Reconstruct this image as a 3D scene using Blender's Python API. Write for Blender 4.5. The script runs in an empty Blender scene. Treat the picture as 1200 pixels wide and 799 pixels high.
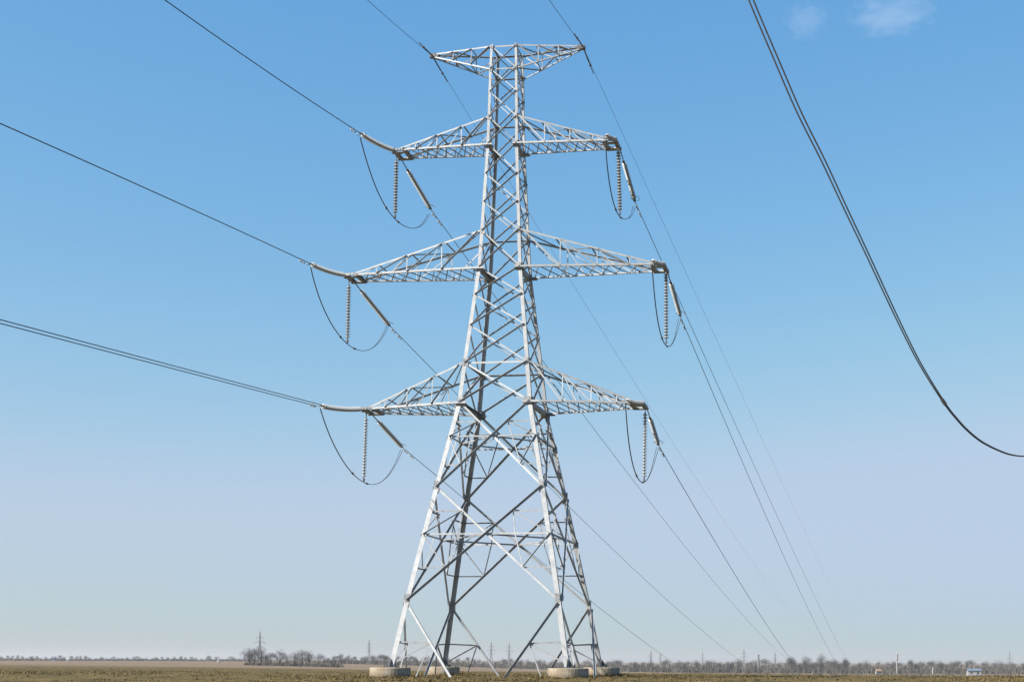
import bpy, math, random
import numpy as np
from mathutils import Vector, Matrix

V = Vector
rnd = random.Random(7)
C = bpy.context.scene.collection
sc = bpy.context.scene

# ------------------------------------------------------------------ camera, light, sky, exposure
cam_d = bpy.data.cameras.new("camera")
cam = bpy.data.objects.new("camera", cam_d)
C.objects.link(cam)
sc.camera = cam
CAM_F, CAM_PP = 1613.24, (182.035, 296.907)          # focal length and principal-point shift in px of a 1200 px wide frame
CAM_LOC = V((16.747, -64.826, 0.781))
CAM_YAW, CAM_PITCH, CAM_ROLL = -0.13326, 0.04812, 0.003218
cam.location = CAM_LOC
_F = V((math.sin(CAM_YAW) * math.cos(CAM_PITCH), math.cos(CAM_YAW) * math.cos(CAM_PITCH), math.sin(CAM_PITCH)))
_R = V((math.cos(CAM_YAW), -math.sin(CAM_YAW), 0))
_U = _R.cross(_F)
_R2 = _R * math.cos(CAM_ROLL) + _U * math.sin(CAM_ROLL)
_U2 = -_R * math.sin(CAM_ROLL) + _U * math.cos(CAM_ROLL)
cam.rotation_euler = Matrix((( _R2.x, _U2.x, -_F.x), (_R2.y, _U2.y, -_F.y), (_R2.z, _U2.z, -_F.z))).to_euler()
cam_d.sensor_width = 36
cam_d.lens = CAM_F * 36 / 1200
cam_d.shift_x = -CAM_PP[0] / 1200
cam_d.shift_y = CAM_PP[1] / 1200
cam_d.clip_start = 0.1
cam_d.clip_end = 40000

SUN_EL = math.radians(36)
SUN_AZ = math.radians(233)                            # from +Y towards +X
sun_dir = V((math.sin(SUN_AZ) * math.cos(SUN_EL), math.cos(SUN_AZ) * math.cos(SUN_EL), math.sin(SUN_EL)))
sl = bpy.data.lights.new("sun", 'SUN')
sl.energy = 5.0
sl.angle = math.radians(0.5)
sl.color = (1.0, 0.955, 0.89)
so = bpy.data.objects.new("sun", sl)
so.rotation_euler = sun_dir.to_track_quat('Z', 'Y').to_euler()
so.location = (0, 0, 60)
C.objects.link(so)

world = bpy.data.worlds.new("World")
sc.world = world
world.use_nodes = True
wn, wl = world.node_tree.nodes, world.node_tree.links
wn.clear()
w_out = wn.new('ShaderNodeOutputWorld')
w_bg = wn.new('ShaderNodeBackground')
w_sky = wn.new('ShaderNodeTexSky')
w_sky.sky_type = 'NISHITA'
w_sky.sun_disc = False
w_sky.sun_elevation = SUN_EL
w_sky.sun_rotation = SUN_AZ
w_sky.altitude = 0
w_sky.air_density = 1.5
w_sky.dust_density = 0.4
w_sky.ozone_density = 8.0
w_bg.inputs['Strength'].default_value = 0.10
# GRADE: the sky's own colours with a gentler brightness range from zenith to horizon
w_sep, w_com = wn.new('ShaderNodeSeparateColor'), wn.new('ShaderNodeCombineColor')
wl.new(w_sky.outputs['Color'], w_sep.inputs[0])
for _i, (_a, _g, _c) in enumerate(((0.1407, 1.27, 0.491), (0.2224, 0.75, 0.619), (0.396, 0.437, 0.80))):
    _p, _m, _s = wn.new('ShaderNodeMath'), wn.new('ShaderNodeMath'), wn.new('ShaderNodeMath')
    _p.operation, _m.operation, _s.operation = 'POWER', 'MULTIPLY', 'SMOOTH_MIN'
    wl.new(w_sep.outputs[_i], _p.inputs[0]); _p.inputs[1].default_value = _g
    wl.new(_p.outputs[0], _m.inputs[0]); _m.inputs[1].default_value = _a / 0.1 / 2.4623
    wl.new(_m.outputs[0], _s.inputs[0]); _s.inputs[1].default_value = _c / 0.1 / 2.4623; _s.inputs[2].default_value = 0.5
    wl.new(_s.outputs[0], w_com.inputs[_i])
wl.new(w_com.outputs[0], w_bg.inputs['Color'])
wl.new(w_bg.outputs['Background'], w_out.inputs['Surface'])

sc.view_settings.view_transform = 'Standard'
sc.view_settings.look = 'None'
sc.view_settings.gamma = 1
sc.view_settings.use_curve_mapping = False
sc.view_settings.exposure = 1.3
HAZE_DENSITY = 0.00015
sc.cycles.volume_bounces = 1
sc.cycles.volume_max_steps = 64


# ------------------------------------------------------------------ helpers
class MB:
    """Collects boxes, angles, tubes and lathes; build() links them as ONE mesh object."""
    def __init__(s):
        s.v, s.f, s.mi = [], [], []

    def box(s, o, a, la, u, u0, u1, n, n0, n1):
        """A box from o along a for la, across u from u0 to u1 and along n from n0 to n1."""
        b = len(s.v)
        for k in (0, la):
            for uu, nn in ((u0, n0), (u1, n0), (u1, n1), (u0, n1)):
                s.v.append(o + a * k + u * uu + n * nn)
        for f in ((0, 3, 2, 1), (4, 5, 6, 7), (0, 1, 5, 4), (1, 2, 6, 5), (2, 3, 7, 6), (3, 0, 4, 7)):
            s.f.append([b + i for i in f])

    def abox(s, lo, hi):
        lo, hi = V(lo), V(hi)
        s.box(lo, V((0, 0, 1)), hi.z - lo.z, V((1, 0, 0)), 0, hi.x - lo.x, V((0, 1, 0)), 0, hi.y - lo.y)

    def angle(s, p0, p1, n, w, out=1, off=0.0, edge=1, t=None):
        """An angle iron p0-p1: one flange flat in the face with normal n, the other standing on it (out) along its edge."""
        p0, p1 = V(p0), V(p1)
        t = t or max(0.012, w * 0.11)
        a = p1 - p0
        la = a.length
        a.normalize()
        n = V(n)
        n = (n - a * n.dot(a)).normalized()
        u = n.cross(a).normalized()
        if u.z < 0 or (abs(u.z) < 1e-6 and u.y < 0):
            u = -u
        o1 = off + out * t
        s.box(p0, a, la, u, -w / 2, w / 2, n, min(off, o1), max(off, o1))
        o2 = off + out * w
        e0, e1 = (w / 2 - t, w / 2) if edge > 0 else (-w / 2, -w / 2 + t)
        s.box(p0, a, la, u, e0, e1, n, min(o1, o2), max(o1, o2))

    def tube(s, pts, r, k=6, r2=None, caps=True):
        pts = [V(p) for p in pts]
        n = len(pts)
        b = len(s.v)
        prev = None
        for i, p in enumerate(pts):
            d = (pts[min(i + 1, n - 1)] - pts[max(i - 1, 0)]).normalized()
            x = prev if prev is not None else (V((0, 0, 1)) if abs(d.z) < 0.9 else V((1, 0, 0)))
            x = (x - d * x.dot(d)).normalized()
            prev = x
            y = d.cross(x)
            rr = r if r2 is None else r + (r2 - r) * i / (n - 1)
            for j in range(k):
                a = 2 * math.pi * j / k
                s.v.append(p + (x * math.cos(a) + y * math.sin(a)) * rr)
        for i in range(n - 1):
            for j in range(k):
                q = (j + 1) % k
                s.f.append([b + i * k + j, b + i * k + q, b + (i + 1) * k + q, b + (i + 1) * k + j])
        if caps:
            s.f.append([b + j for j in reversed(range(k))])
            s.f.append([b + (n - 1) * k + j for j in range(k)])

    def lathe(s, prof, k=16, o=V((0, 0, 0))):
        b = len(s.v)
        for r, z in prof:
            for j in range(k):
                a = 2 * math.pi * j / k
                s.v.append(o + V((r * math.cos(a), r * math.sin(a), z)))
        for i in range(len(prof) - 1):
            for j in range(k):
                q = (j + 1) % k
                s.f.append([b + i * k + j, b + i * k + q, b + (i + 1) * k + q, b + (i + 1) * k + j])
        s.f.append([b + j for j in range(k)])
        s.f.append([b + (len(prof) - 1) * k + j for j in range(k)])

    def tri(s, *pts):
        b = len(s.v)
        s.v.extend(V(p) for p in pts)
        s.f.append(list(range(b, b + len(pts))))

    def mesh(s, name, mats, smooth=False):
        me = bpy.data.meshes.new(name)
        me.from_pydata([tuple(v) for v in s.v], [], s.f)
        for m in (mats if isinstance(mats, (list, tuple)) else [mats]):
            me.materials.append(m)
        import bmesh
        bm = bmesh.new()
        bm.from_mesh(me)
        bmesh.ops.recalc_face_normals(bm, faces=bm.faces)
        bm.to_mesh(me)
        bm.free()
        if smooth:
            me.polygons.foreach_set('use_smooth', [True] * len(me.polygons))
        return me

    def build(s, name, mats, parent=None, smooth=False):
        return link(name, s.mesh(name, mats, smooth), parent)


def link(name, data, parent=None):
    o = bpy.data.objects.new(name, data)
    C.objects.link(o)
    if parent is not None:
        o.parent = parent
    return o


def tag(o, label=None, cat=None, group=None, kind=None):
    if label: o['label'] = label
    if cat: o['category'] = cat
    if group: o['group'] = group
    if kind: o['kind'] = kind
    return o


def thing(name, label, cat, loc=(0, 0, 0), rot=(0, 0, 0), group=None):
    o = bpy.data.objects.new(name, None)
    C.objects.link(o)
    o.location = loc
    o.rotation_euler = rot
    o.empty_display_size = 0.3
    return tag(o, label, cat, group)


def kids(o):
    return [c for c in bpy.data.objects if c.parent == o]


# ------------------------------------------------------------------ materials
def mat(name, rough=0.6, metal=0.0, spec=0.5):
    m = bpy.data.materials.new(name)
    m.use_nodes = True
    b = m.node_tree.nodes['Principled BSDF']
    b.inputs['Roughness'].default_value = rough
    b.inputs['Metallic'].default_value = metal
    b.inputs['Specular IOR Level'].default_value = spec
    return m, m.node_tree, b


def noise(nt, scale, detail=4, rough=0.6, coord='Object', stretch=None):
    tc = nt.nodes.new('ShaderNodeTexCoord')
    no = nt.nodes.new('ShaderNodeTexNoise')
    no.inputs['Scale'].default_value = scale
    no.inputs['Detail'].default_value = detail
    no.inputs['Roughness'].default_value = rough
    if stretch:
        mp = nt.nodes.new('ShaderNodeMapping')
        mp.inputs['Scale'].default_value = stretch
        nt.links.new(tc.outputs[coord], mp.inputs['Vector'])
        nt.links.new(mp.outputs['Vector'], no.inputs['Vector'])
    else:
        nt.links.new(tc.outputs[coord], no.inputs['Vector'])
    return no.outputs['Fac']


def ramp(nt, fac, stops):
    r = nt.nodes.new('ShaderNodeValToRGB')
    el = r.color_ramp.elements
    while len(el) < len(stops):
        el.new(0.5)
    for e, (p, c) in zip(el, stops):
        e.position = p
        e.color = (*c, 1)
    nt.links.new(fac, r.inputs['Fac'])
    return r.outputs['Color']


def noisy(name, scale, stops, rough=0.6, metal=0.0, spec=0.5, detail=4, stretch=None, bump=0, bscale=None):
    m, nt, b = mat(name, rough, metal, spec)
    nt.links.new(ramp(nt, noise(nt, scale, detail, stretch=stretch), stops), b.inputs['Base Color'])
    if bump:
        bp = nt.nodes.new('ShaderNodeBump')
        bp.inputs['Strength'].default_value = bump
        bp.inputs['Distance'].default_value = 0.02
        nt.links.new(noise(nt, bscale or scale * 3, 6), bp.inputs['Height'])
        nt.links.new(bp.outputs['Normal'], b.inputs['Normal'])
    return m


def steel(name, lo, mid, hi):
    """Galvanised steel: spangle and streaks, every bar a little different, faint brown bleed here and there."""
    m, nt, p = mat(name, 0.6, 0.1, 0.3)
    L = nt.links
    base = ramp(nt, noise(nt, 3.5, 6), [(0.28, lo), (0.5, mid), (0.72, hi)])
    oi = nt.nodes.new('ShaderNodeObjectInfo')
    mr = nt.nodes.new('ShaderNodeMapRange')
    mr.inputs['To Min'].default_value, mr.inputs['To Max'].default_value = 0.80, 1.08
    L.new(oi.outputs['Random'], mr.inputs['Value'])
    mul = nt.nodes.new('ShaderNodeMix'); mul.data_type = 'RGBA'; mul.blend_type = 'MULTIPLY'; mul.inputs['Factor'].default_value = 1
    cc = nt.nodes.new('ShaderNodeCombineColor')
    for k in range(3):
        L.new(mr.outputs[0], cc.inputs[k])
    L.new(base, mul.inputs['A']); L.new(cc.outputs[0], mul.inputs['B'])
    st = ramp(nt, noise(nt, 1.1, 8, 0.75, stretch=(3, 3, 0.5)), [(0.60, (0, 0, 0)), (0.74, (0.55, 0.55, 0.55))])
    mix = nt.nodes.new('ShaderNodeMix'); mix.data_type = 'RGBA'
    L.new(st, mix.inputs['Factor']); L.new(mul.outputs['Result'], mix.inputs['A']); mix.inputs['B'].default_value = (0.13, 0.115, 0.10, 1)
    L.new(mix.outputs['Result'], p.inputs['Base Color'])
    return m


M_STEEL = steel('galvanised_steel', (0.245, 0.254, 0.258), (0.312, 0.318, 0.32), (0.37, 0.373, 0.37))
M_WEAR = steel('weathered_galvanised_steel', (0.175, 0.181, 0.184), (0.245, 0.25, 0.252), (0.315, 0.317, 0.315))
M_DARKST = noisy('dull_steel_fitting', 6, [(0.3, (0.041, 0.041, 0.041)), (0.7, (0.090, 0.086, 0.082))], 0.55, 0.2)
M_WIRE = noisy('aluminium_conductor', 9, [(0.3, (0.026, 0.025, 0.024)), (0.7, (0.045, 0.043, 0.042))], 0.6, 0.1)
M_GLASS = noisy('toughened_glass_disc', 8, [(0.3, (0.27, 0.285, 0.29)), (0.7, (0.36, 0.372, 0.375))], 0.25, 0.0, 0.5)
M_CAP = noisy('insulator_cap_iron', 8, [(0.3, (0.045, 0.045, 0.045)), (0.7, (0.08, 0.078, 0.075))], 0.55, 0.2)
m_, nt_, p_ = mat('weathered_concrete', 0.92, 0, 0.2)
_b = ramp(nt_, noise(nt_, 1.7, 8, 0.65), [(0.3, (0.12, 0.098, 0.072)), (0.48, (0.225, 0.18, 0.125)), (0.58, (0.245, 0.215, 0.17)), (0.70, (0.31, 0.30, 0.275))])
_tc = nt_.nodes.new('ShaderNodeTexCoord'); _sp = nt_.nodes.new('ShaderNodeSeparateXYZ'); nt_.links.new(_tc.outputs['Object'], _sp.inputs[0])
_ad = nt_.nodes.new('ShaderNodeMath'); _ad.operation = 'MULTIPLY_ADD'
nt_.links.new(noise(nt_, 5, 6, 0.7), _ad.inputs[0]); _ad.inputs[1].default_value = -0.45; nt_.links.new(_sp.outputs['Z'], _ad.inputs[2])
_mr = nt_.nodes.new('ShaderNodeMapRange'); _mr.inputs['From Min'].default_value, _mr.inputs['From Max'].default_value = -0.22, 0.02
nt_.links.new(_ad.outputs[0], _mr.inputs['Value'])
_mx = nt_.nodes.new('ShaderNodeMix'); _mx.data_type = 'RGBA'
nt_.links.new(_mr.outputs[0], _mx.inputs['Factor']); _mx.inputs['A'].default_value = (0.11, 0.085, 0.055, 1); nt_.links.new(_b, _mx.inputs['B'])
nt_.links.new(_mx.outputs['Result'], p_.inputs['Base Color'])
_bp = nt_.nodes.new('ShaderNodeBump'); _bp.inputs['Strength'].default_value = 0.6; _bp.inputs['Distance'].default_value = 0.02
nt_.links.new(noise(nt_, 9, 6), _bp.inputs['Height']); nt_.links.new(_bp.outputs['Normal'], p_.inputs['Normal'])
M_CONC = m_
M_GREYST = noisy('far_pylon_steel', 0.8, [(0.3, (0.074, 0.074, 0.074)), (0.7, (0.123, 0.123, 0.121))], 0.6, 0.0)
M_BARK = noisy('grey_bark', 3, [(0.3, (0.029, 0.026, 0.023)), (0.7, (0.057, 0.052, 0.047))], 0.9, 0, 0.2)
M_TWIG = noisy('bare_twigs', 0.6, [(0.3, (0.041, 0.038, 0.034)), (0.55, (0.061, 0.057, 0.052)), (0.75, (0.082, 0.076, 0.068))], 0.9, 0, 0.15)
M_SCRUB = noisy('grey_brush', 0.12, [(0.3, (0.037, 0.034, 0.030)), (0.5, (0.066, 0.061, 0.052)), (0.75, (0.107, 0.094, 0.074))], 0.95, 0, 0.1)
M_WHITE = noisy('white_painted_wall', 1.2, [(0.3, (0.19, 0.19, 0.188)), (0.7, (0.26, 0.26, 0.255))], 0.85, 0, 0.2)
M_BLUE = noisy('blue_grey_roof_sheet', 2, [(0.3, (0.07, 0.09, 0.12)), (0.7, (0.11, 0.14, 0.18))], 0.6)
M_TILE = noisy('weathered_roof_tile', 2, [(0.3, (0.15, 0.095, 0.06)), (0.7, (0.21, 0.135, 0.085))], 0.85)
M_PANE = noisy('dark_window_glass', 2, [(0.3, (0.025, 0.029, 0.033)), (0.7, (0.041, 0.045, 0.049))], 0.1)
M_WOOD = noisy('old_wood', 5, [(0.3, (0.049, 0.041, 0.033)), (0.7, (0.098, 0.082, 0.066))], 0.9)


# ------------------------------------------------------------------ the setting: ground, haze
def sstep(a, b, x):
    t = np.clip((x - a) / (b - a), 0, 1)
    return t * t * (3 - 2 * t)


def ground_z(x, y):
    """Field: a low rise that carries the tower, falling away to a lower plain beyond it, more so towards +X."""
    x, y = np.asarray(x, float), np.asarray(y, float)
    d = y + 65.0
    u = x + 0.25 * y
    g = 0.10 + 0.90 * sstep(-190, 130, u)
    z = -0.82 + 0.81 * sstep(6, 56, d)
    z = z - 0.30 * sstep(70, 190, d)
    drop = np.clip(d - 72, 0, 190) * 0.0088 + 4.6 * sstep(255, 520, d)
    z = z - g * drop
    z = z + 0.10 * np.sin(x * 0.045 + 1.3) * np.sin(y * 0.03 + 0.4) * sstep(80, 200, np.hypot(x, y))
    lump = 0.035 * np.sin(x * 1.31 + 0.5 * y) * np.sin(y * 0.97 - 0.3 * x) + 0.03 * np.sin(x * 0.53 + 1) * np.sin(y * 0.41 + 2)
    return z + lump * (1 - sstep(150, 260, np.hypot(x, y)))


def gz(x, y):
    return float(ground_z(x, y))


def build_ground():
    def axis(n, lim, k):
        t = np.linspace(-1, 1, n)
        return lim * np.sinh(k * t) / math.sinh(k)
    xs, ys = axis(301, 9000, 7.2), axis(301, 9000, 7.2)
    X, Y = np.meshgrid(xs, ys)
    Z = ground_z(X, Y)
    n = len(xs)
    co = np.stack([X.ravel(), Y.ravel(), Z.ravel()], 1)
    i = np.arange((n - 1) * (n - 1))
    r, c = i // (n - 1), i % (n - 1)
    q = np.stack([r * n + c, r * n + c + 1, (r + 1) * n + c + 1, (r + 1) * n + c], 1)
    me = bpy.data.meshes.new('ground')
    me.vertices.add(len(co)); me.vertices.foreach_set('co', co.ravel())
    me.loops.add(q.size); me.loops.foreach_set('vertex_index', q.ravel())
    me.polygons.add(len(q)); me.polygons.foreach_set('loop_start', np.arange(0, q.size, 4)); 
    me.polygons.foreach_set('use_smooth', np.ones(len(q), bool))
    me.update(calc_edges=True)
    m, nt, b = mat('field', 0.95, 0, 0.1)
    L = nt.links
    near = ramp(nt, noise(nt, 0.35, 9, 0.72), [(0.32, (0.026, 0.025, 0.022)), (0.44, (0.072, 0.054, 0.020)), (0.56, (0.100, 0.072, 0.027)), (0.70, (0.18, 0.124, 0.06))])
    far = ramp(nt, noise(nt, 0.012, 7, 0.65, stretch=(1, 4, 1)), [(0.28, (0.086, 0.067, 0.034)), (0.42, (0.131, 0.094, 0.057)), (0.6, (0.152, 0.108, 0.070))])
    tc = nt.nodes.new('ShaderNodeTexCoord')
    sx = nt.nodes.new('ShaderNodeSeparateXYZ')
    L.new(tc.outputs['Object'], sx.inputs[0])
    mr = nt.nodes.new('ShaderNodeMapRange')
    mr.inputs['From Min'].default_value, mr.inputs['From Max'].default_value = 190, 330
    nz = nt.nodes.new('ShaderNodeMath'); nz.operation = 'MULTIPLY_ADD'
    L.new(noise(nt, 0.02, 5, stretch=(1, 3, 1)), nz.inputs[0]); nz.inputs[1].default_value = 160
    L.new(sx.outputs['Y'], nz.inputs[2])
    sub = nt.nodes.new('ShaderNodeMath'); sub.operation = 'SUBTRACT'
    L.new(nz.outputs[0], sub.inputs[0]); sub.inputs[1].default_value = 80
    L.new(sub.outputs[0], mr.inputs['Value'])
    mx = nt.nodes.new('ShaderNodeMix'); mx.data_type = 'RGBA'
    L.new(mr.outputs[0], mx.inputs['Factor']); L.new(near, mx.inputs['A']); L.new(far, mx.inputs['B'])
    L.new(mx.outputs['Result'], b.inputs['Base Color'])
    bp = nt.nodes.new('ShaderNodeBump'); bp.inputs['Strength'].default_value = 0.8; bp.inputs['Distance'].default_value = 0.12
    L.new(noise(nt, 2.2, 8, 0.7), bp.inputs['Height']); L.new(bp.outputs['Normal'], b.inputs['Normal'])
    me.materials.append(m)
    tag(link('ground', me), 'rough olive and tan field falling away behind the tower', None, None, 'structure')


build_ground()


def build_grass():
    """Short dry grass and dark clods on the rise round the tower."""
    rs = np.random.RandomState(3)
    n = 90000
    d = 30 + 300 * rs.rand(n) ** 1.25
    a = np.radians(-40 + 56 * rs.rand(n))
    x = CAM_LOC.x + d * np.sin(a); y = CAM_LOC.y + d * np.cos(a)
    z = ground_z(x, y)
    patch = 0.5 + 0.5 * np.sin(x * 0.21 + 1.7 * np.sin(y * 0.11)) * np.sin(y * 0.13 + 0.8 * np.sin(x * 0.17))
    keep = rs.rand(n) < 0.12 + 0.88 * patch
    keep &= np.min([np.hypot(x - sx * 4.28, y - sy * 4.28) for sx in (-1, 1) for sy in (-1, 1)], axis=0) > 1.1
    x, y, z, patch = x[keep], y[keep], z[keep], patch[keep]
    # weeds grow thicker against the footings
    m = 2600
    fa = rs.rand(m) * 2 * np.pi; fr = 0.99 + 0.7 * rs.rand(m) ** 2
    fx = rs.choice([-1, 1], m) * 4.14 + fr * np.cos(fa); fy = rs.choice([-1, 1], m) * 4.14 + fr * np.sin(fa)
    x, y = np.r_[x, fx], np.r_[y, fy]; z = np.r_[z, ground_z(fx, fy)]; patch = np.r_[patch, 0.8 + 1.6 * rs.rand(m) ** 3]
    n = len(x)
    B = 4
    h = (0.03 + 0.06 * rs.rand(n) ** 2.5) * (0.6 + 0.7 * patch)
    ang = rs.rand(n, B) * 2 * np.pi
    lean = (0.03 + 0.12 * rs.rand(n, B))
    hb = h[:, None] * (0.6 + 0.6 * rs.rand(n, B))
    w = 0.022 + 0.02 * rs.rand(n, B)
    px = x[:, None] + 0.07 * rs.randn(n, B); py = y[:, None] + 0.07 * rs.randn(n, B)
    ca, sa = np.cos(ang), np.sin(ang)
    zz = z[:, None] + 0 * px
    v = np.stack([np.stack([px - sa * w, py + ca * w, zz - 0.02], -1), np.stack([px + sa * w, py - ca * w, zz - 0.02], -1),
                  np.stack([px + ca * lean, py + sa * lean, zz + hb], -1)], 2).reshape(-1, 3)
    nt3 = len(v)
    me = bpy.data.meshes.new('grass')
    me.vertices.add(nt3); me.vertices.foreach_set('co', v.ravel())
    me.loops.add(nt3); me.loops.foreach_set('vertex_index', np.arange(nt3))
    me.polygons.add(nt3 // 3); me.polygons.foreach_set('loop_start', np.arange(0, nt3, 3))
    me.update(calc_edges=True)
    me.materials.append(noisy('dry_grass', 0.5, [(0.28, (0.056, 0.043, 0.015)), (0.45, (0.098, 0.071, 0.025)), (0.6, (0.134, 0.095, 0.037)), (0.75, (0.195, 0.138, 0.066))], 0.9, 0, 0.15, 8))
    tag(link('grass', me), 'short dry olive grass on the rise round the tower', 'grass', None, 'stuff')


build_grass()

hz = MB()
hz.abox((-9500, -9500, -9), (9500, 9500, 36))
m_hz = bpy.data.materials.new('haze_air')
m_hz.use_nodes = True
m_hz.node_tree.nodes.clear()
_o = m_hz.node_tree.nodes.new('ShaderNodeOutputMaterial')
_v = m_hz.node_tree.nodes.new('ShaderNodeVolumePrincipled')
_v.inputs['Color'].default_value = (0.61, 0.62, 0.645, 1)
_v.inputs['Density'].default_value = HAZE_DENSITY
_v.inputs['Anisotropy'].default_value = 0.2
m_hz.node_tree.links.new(_v.outputs[0], _o.inputs['Volume'])
haze = tag(hz.build('haze', m_hz), 'pale blue haze over the plain', 'haze', None, 'stuff')

# ------------------------------------------------------------------ the lattice tower
LV = [('base', 0.45, 4.20), ('z1', 3.52, 3.66), ('m12', 6.61, 3.07), ('z2', 8.88, 2.63), ('z3', 13.03, 1.80), ('z4', 14.95, 1.61),
      ('z5', 19.69, 1.09), ('z6', 21.51, 0.99), ('z7', 25.84, 0.785), ('z8', 27.18, 0.75), ('t0', 29.59, 0.70), ('t1', 30.72, 0.66)]
LZ = {k: z for k, z, w in LV}
_zs, _ws = [z for k, z, w in LV], [w for k, z, w in LV]


def hw(z):
    if z < _zs[0]:
        return _ws[0] + (_zs[0] - z) * (_ws[0] - _ws[1]) / (_zs[1] - _zs[0])
    return float(np.interp(z, _zs, _ws))


COR = {'A': (-1, -1), 'B': (1, -1), 'C': (-1, 1), 'D': (1, 1)}
FACES = [('A', 'B', V((0, -1, 0))), ('B', 'D', V((1, 0, 0))), ('D', 'C', V((0, 1, 0))), ('C', 'A', V((-1, 0, 0)))]


def node(c, z, inset=0.0, toward=None):
    w = hw(z)
    p = V((COR[c][0] * w, COR[c][1] * w, z))
    if toward:
        q = V((COR[toward][0] * w, COR[toward][1] * w, z))
        p = p + (q - p).normalized() * inset
    return p


def leg_size(z):
    return float(np.interp(z, [0, 8.9, 13, 19.7, 25.8, 31], [0.23, 0.21, 0.19, 0.165, 0.135, 0.11]))


tower = thing('transmission_tower', 'tall galvanised steel lattice power tower with three pairs of crossarms', 'power tower', (0, 0, 0))

for c, (sx, sy) in COR.items():
    mb = MB()
    for i in range(len(LV) - 1):
        p0, p1 = node(c, LV[i][1]), node(c, LV[i + 1][1])
        a = (p1 - p0); la = a.length; a.normalize()
        s = leg_size((p0.z + p1.z) / 2)
        t = s * 0.1
        u1 = V((-sx, 0, 0)); u1 = (u1 - a * u1.dot(a)).normalized()
        u2 = V((0, -sy, 0)); u2 = (u2 - a * u2.dot(a) - u1 * u2.dot(u1)).normalized()
        mb.box(p0, a, la, u1, 0, s, u2, 0, t)
        mb.box(p0, a, la, u2, t, s, u1, 0, t)
    leg = mb.build('leg', M_STEEL, tower)
    # base plate with stiffeners
    mb = MB()
    b0 = node(c, 0.45)
    ctr = b0 + V((-sx * 0.09, -sy * 0.09, 0))
    mb.abox(ctr + V((-0.30, -0.30, -0.0)), ctr + V((0.30, 0.30, 0.045)))
    for dx, dy in ((1, 0), (-1, 0), (0, 1), (0, -1)):
        d = V((dx, dy, 0)); e = V((-dy, dx, 0))
        q = ctr + d * 0.05
        mb.tri(q + e * 0.012 + V((0, 0, 0.046)), q + d * 0.24 + e * 0.012 + V((0, 0, 0.046)), q + e * 0.012 + V((0, 0, 0.42)))
        mb.tri(q - e * 0.012 + V((0, 0, 0.046)), q + d * 0.24 - e * 0.012 + V((0, 0, 0.046)), q - e * 0.012 + V((0, 0, 0.42)))
        mb.tri(q + e * 0.012 + V((0, 0, 0.42)), q + d * 0.24 + e * 0.012 + V((0, 0, 0.046)), q + d * 0.24 - e * 0.012 + V((0, 0, 0.046)), q - e * 0.012 + V((0, 0, 0.42)))
    mb.build('base_plate', M_DARKST, leg)
    # anchor bolts
    for dx in (-0.24, 0.24):
        for dy in (-0.24, 0.24):
            mb = MB(); mb.tube([ctr + V((dx, dy, 0.0)), ctr + V((dx, dy, 0.16))], 0.022, 6); mb.build('anchor_bolt', M_DARKST, leg)
    # gusset plates at the main joints, on both faces of the corner
    for key, gw, gh in (('z1', .42, .62), ('z2', .40, .60), ('z3', .62, .44), ('z4', .40, .40), ('z5', .48, .36), ('z6', .36, .34), ('z7', .36, .28), ('z8', .30, .28), ('t0', .22, .26), ('t1', .2, .2)):
        mb = MB()
        z = LZ[key]
        for u, n in ((V((-sx, 0, 0)), V((0, sy, 0))), (V((0, -sy, 0)), V((sx, 0, 0)))):
            p = node(c, z) + n * 0.004
            mb.box(p + V((0, 0, -gh / 2)), V((0, 0, 1)), gh, u, 0.02, gw * 0.62, n, 0, 0.014)
            for bz in (-0.3, -0.1, 0.1, 0.3):
                q = p + u * (gw * 0.18) + V((0, 0, bz * gh)) + n * 0.014
                mb.tube([q, q + n * 0.018], 0.018, 6)
        mb.build('gusset_plate', M_WEAR, leg)


def brace(face, pa, pb, w, kind, name, parent=tower, m=M_STEEL):
    """kind +1: bolted outside, flange standing out along its upper edge; -1: bolted inside."""
    mb = MB()
    n = face[2]
    if kind > 0:
        mb.angle(pa, pb, n, w, out=1, off=0.006, edge=-1 if face[0] == 'B' else 1)
    else:
        mb.angle(pa, pb, n, w, out=-1, off=-0.028, edge=-1 if face[0] == 'C' else 1)
    return mb.build(name, m, parent)


def xpanel(z0, z1, w, name):
    for f in FACES:
        i = leg_size(z0) * 0.45
        a0, a1 = node(f[0], z0, i, f[1]), node(f[0], z1, i, f[1])
        b0, b1 = node(f[1], z0, i, f[0]), node(f[1], z1, i, f[0])
        brace(f, a0, b1, w, 1, name)       # rises to the right seen from outside
        brace(f, a1, b0, w, -1, name)      # falls to the right


def cross_z(z0, z1):
    return z0 + (z1 - z0) * hw(z0) / (hw(z0) + hw(z1))


def on(p, q, z):
    return p + (q - p) * ((z - p.z) / (q.z - p.z))


def thin(mb, f, p, q, w=0.055, k=-1):
    mb.angle(p, q, f[2], w, out=k, off=-0.045 if k < 0 else 0.02, edge=1)


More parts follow.
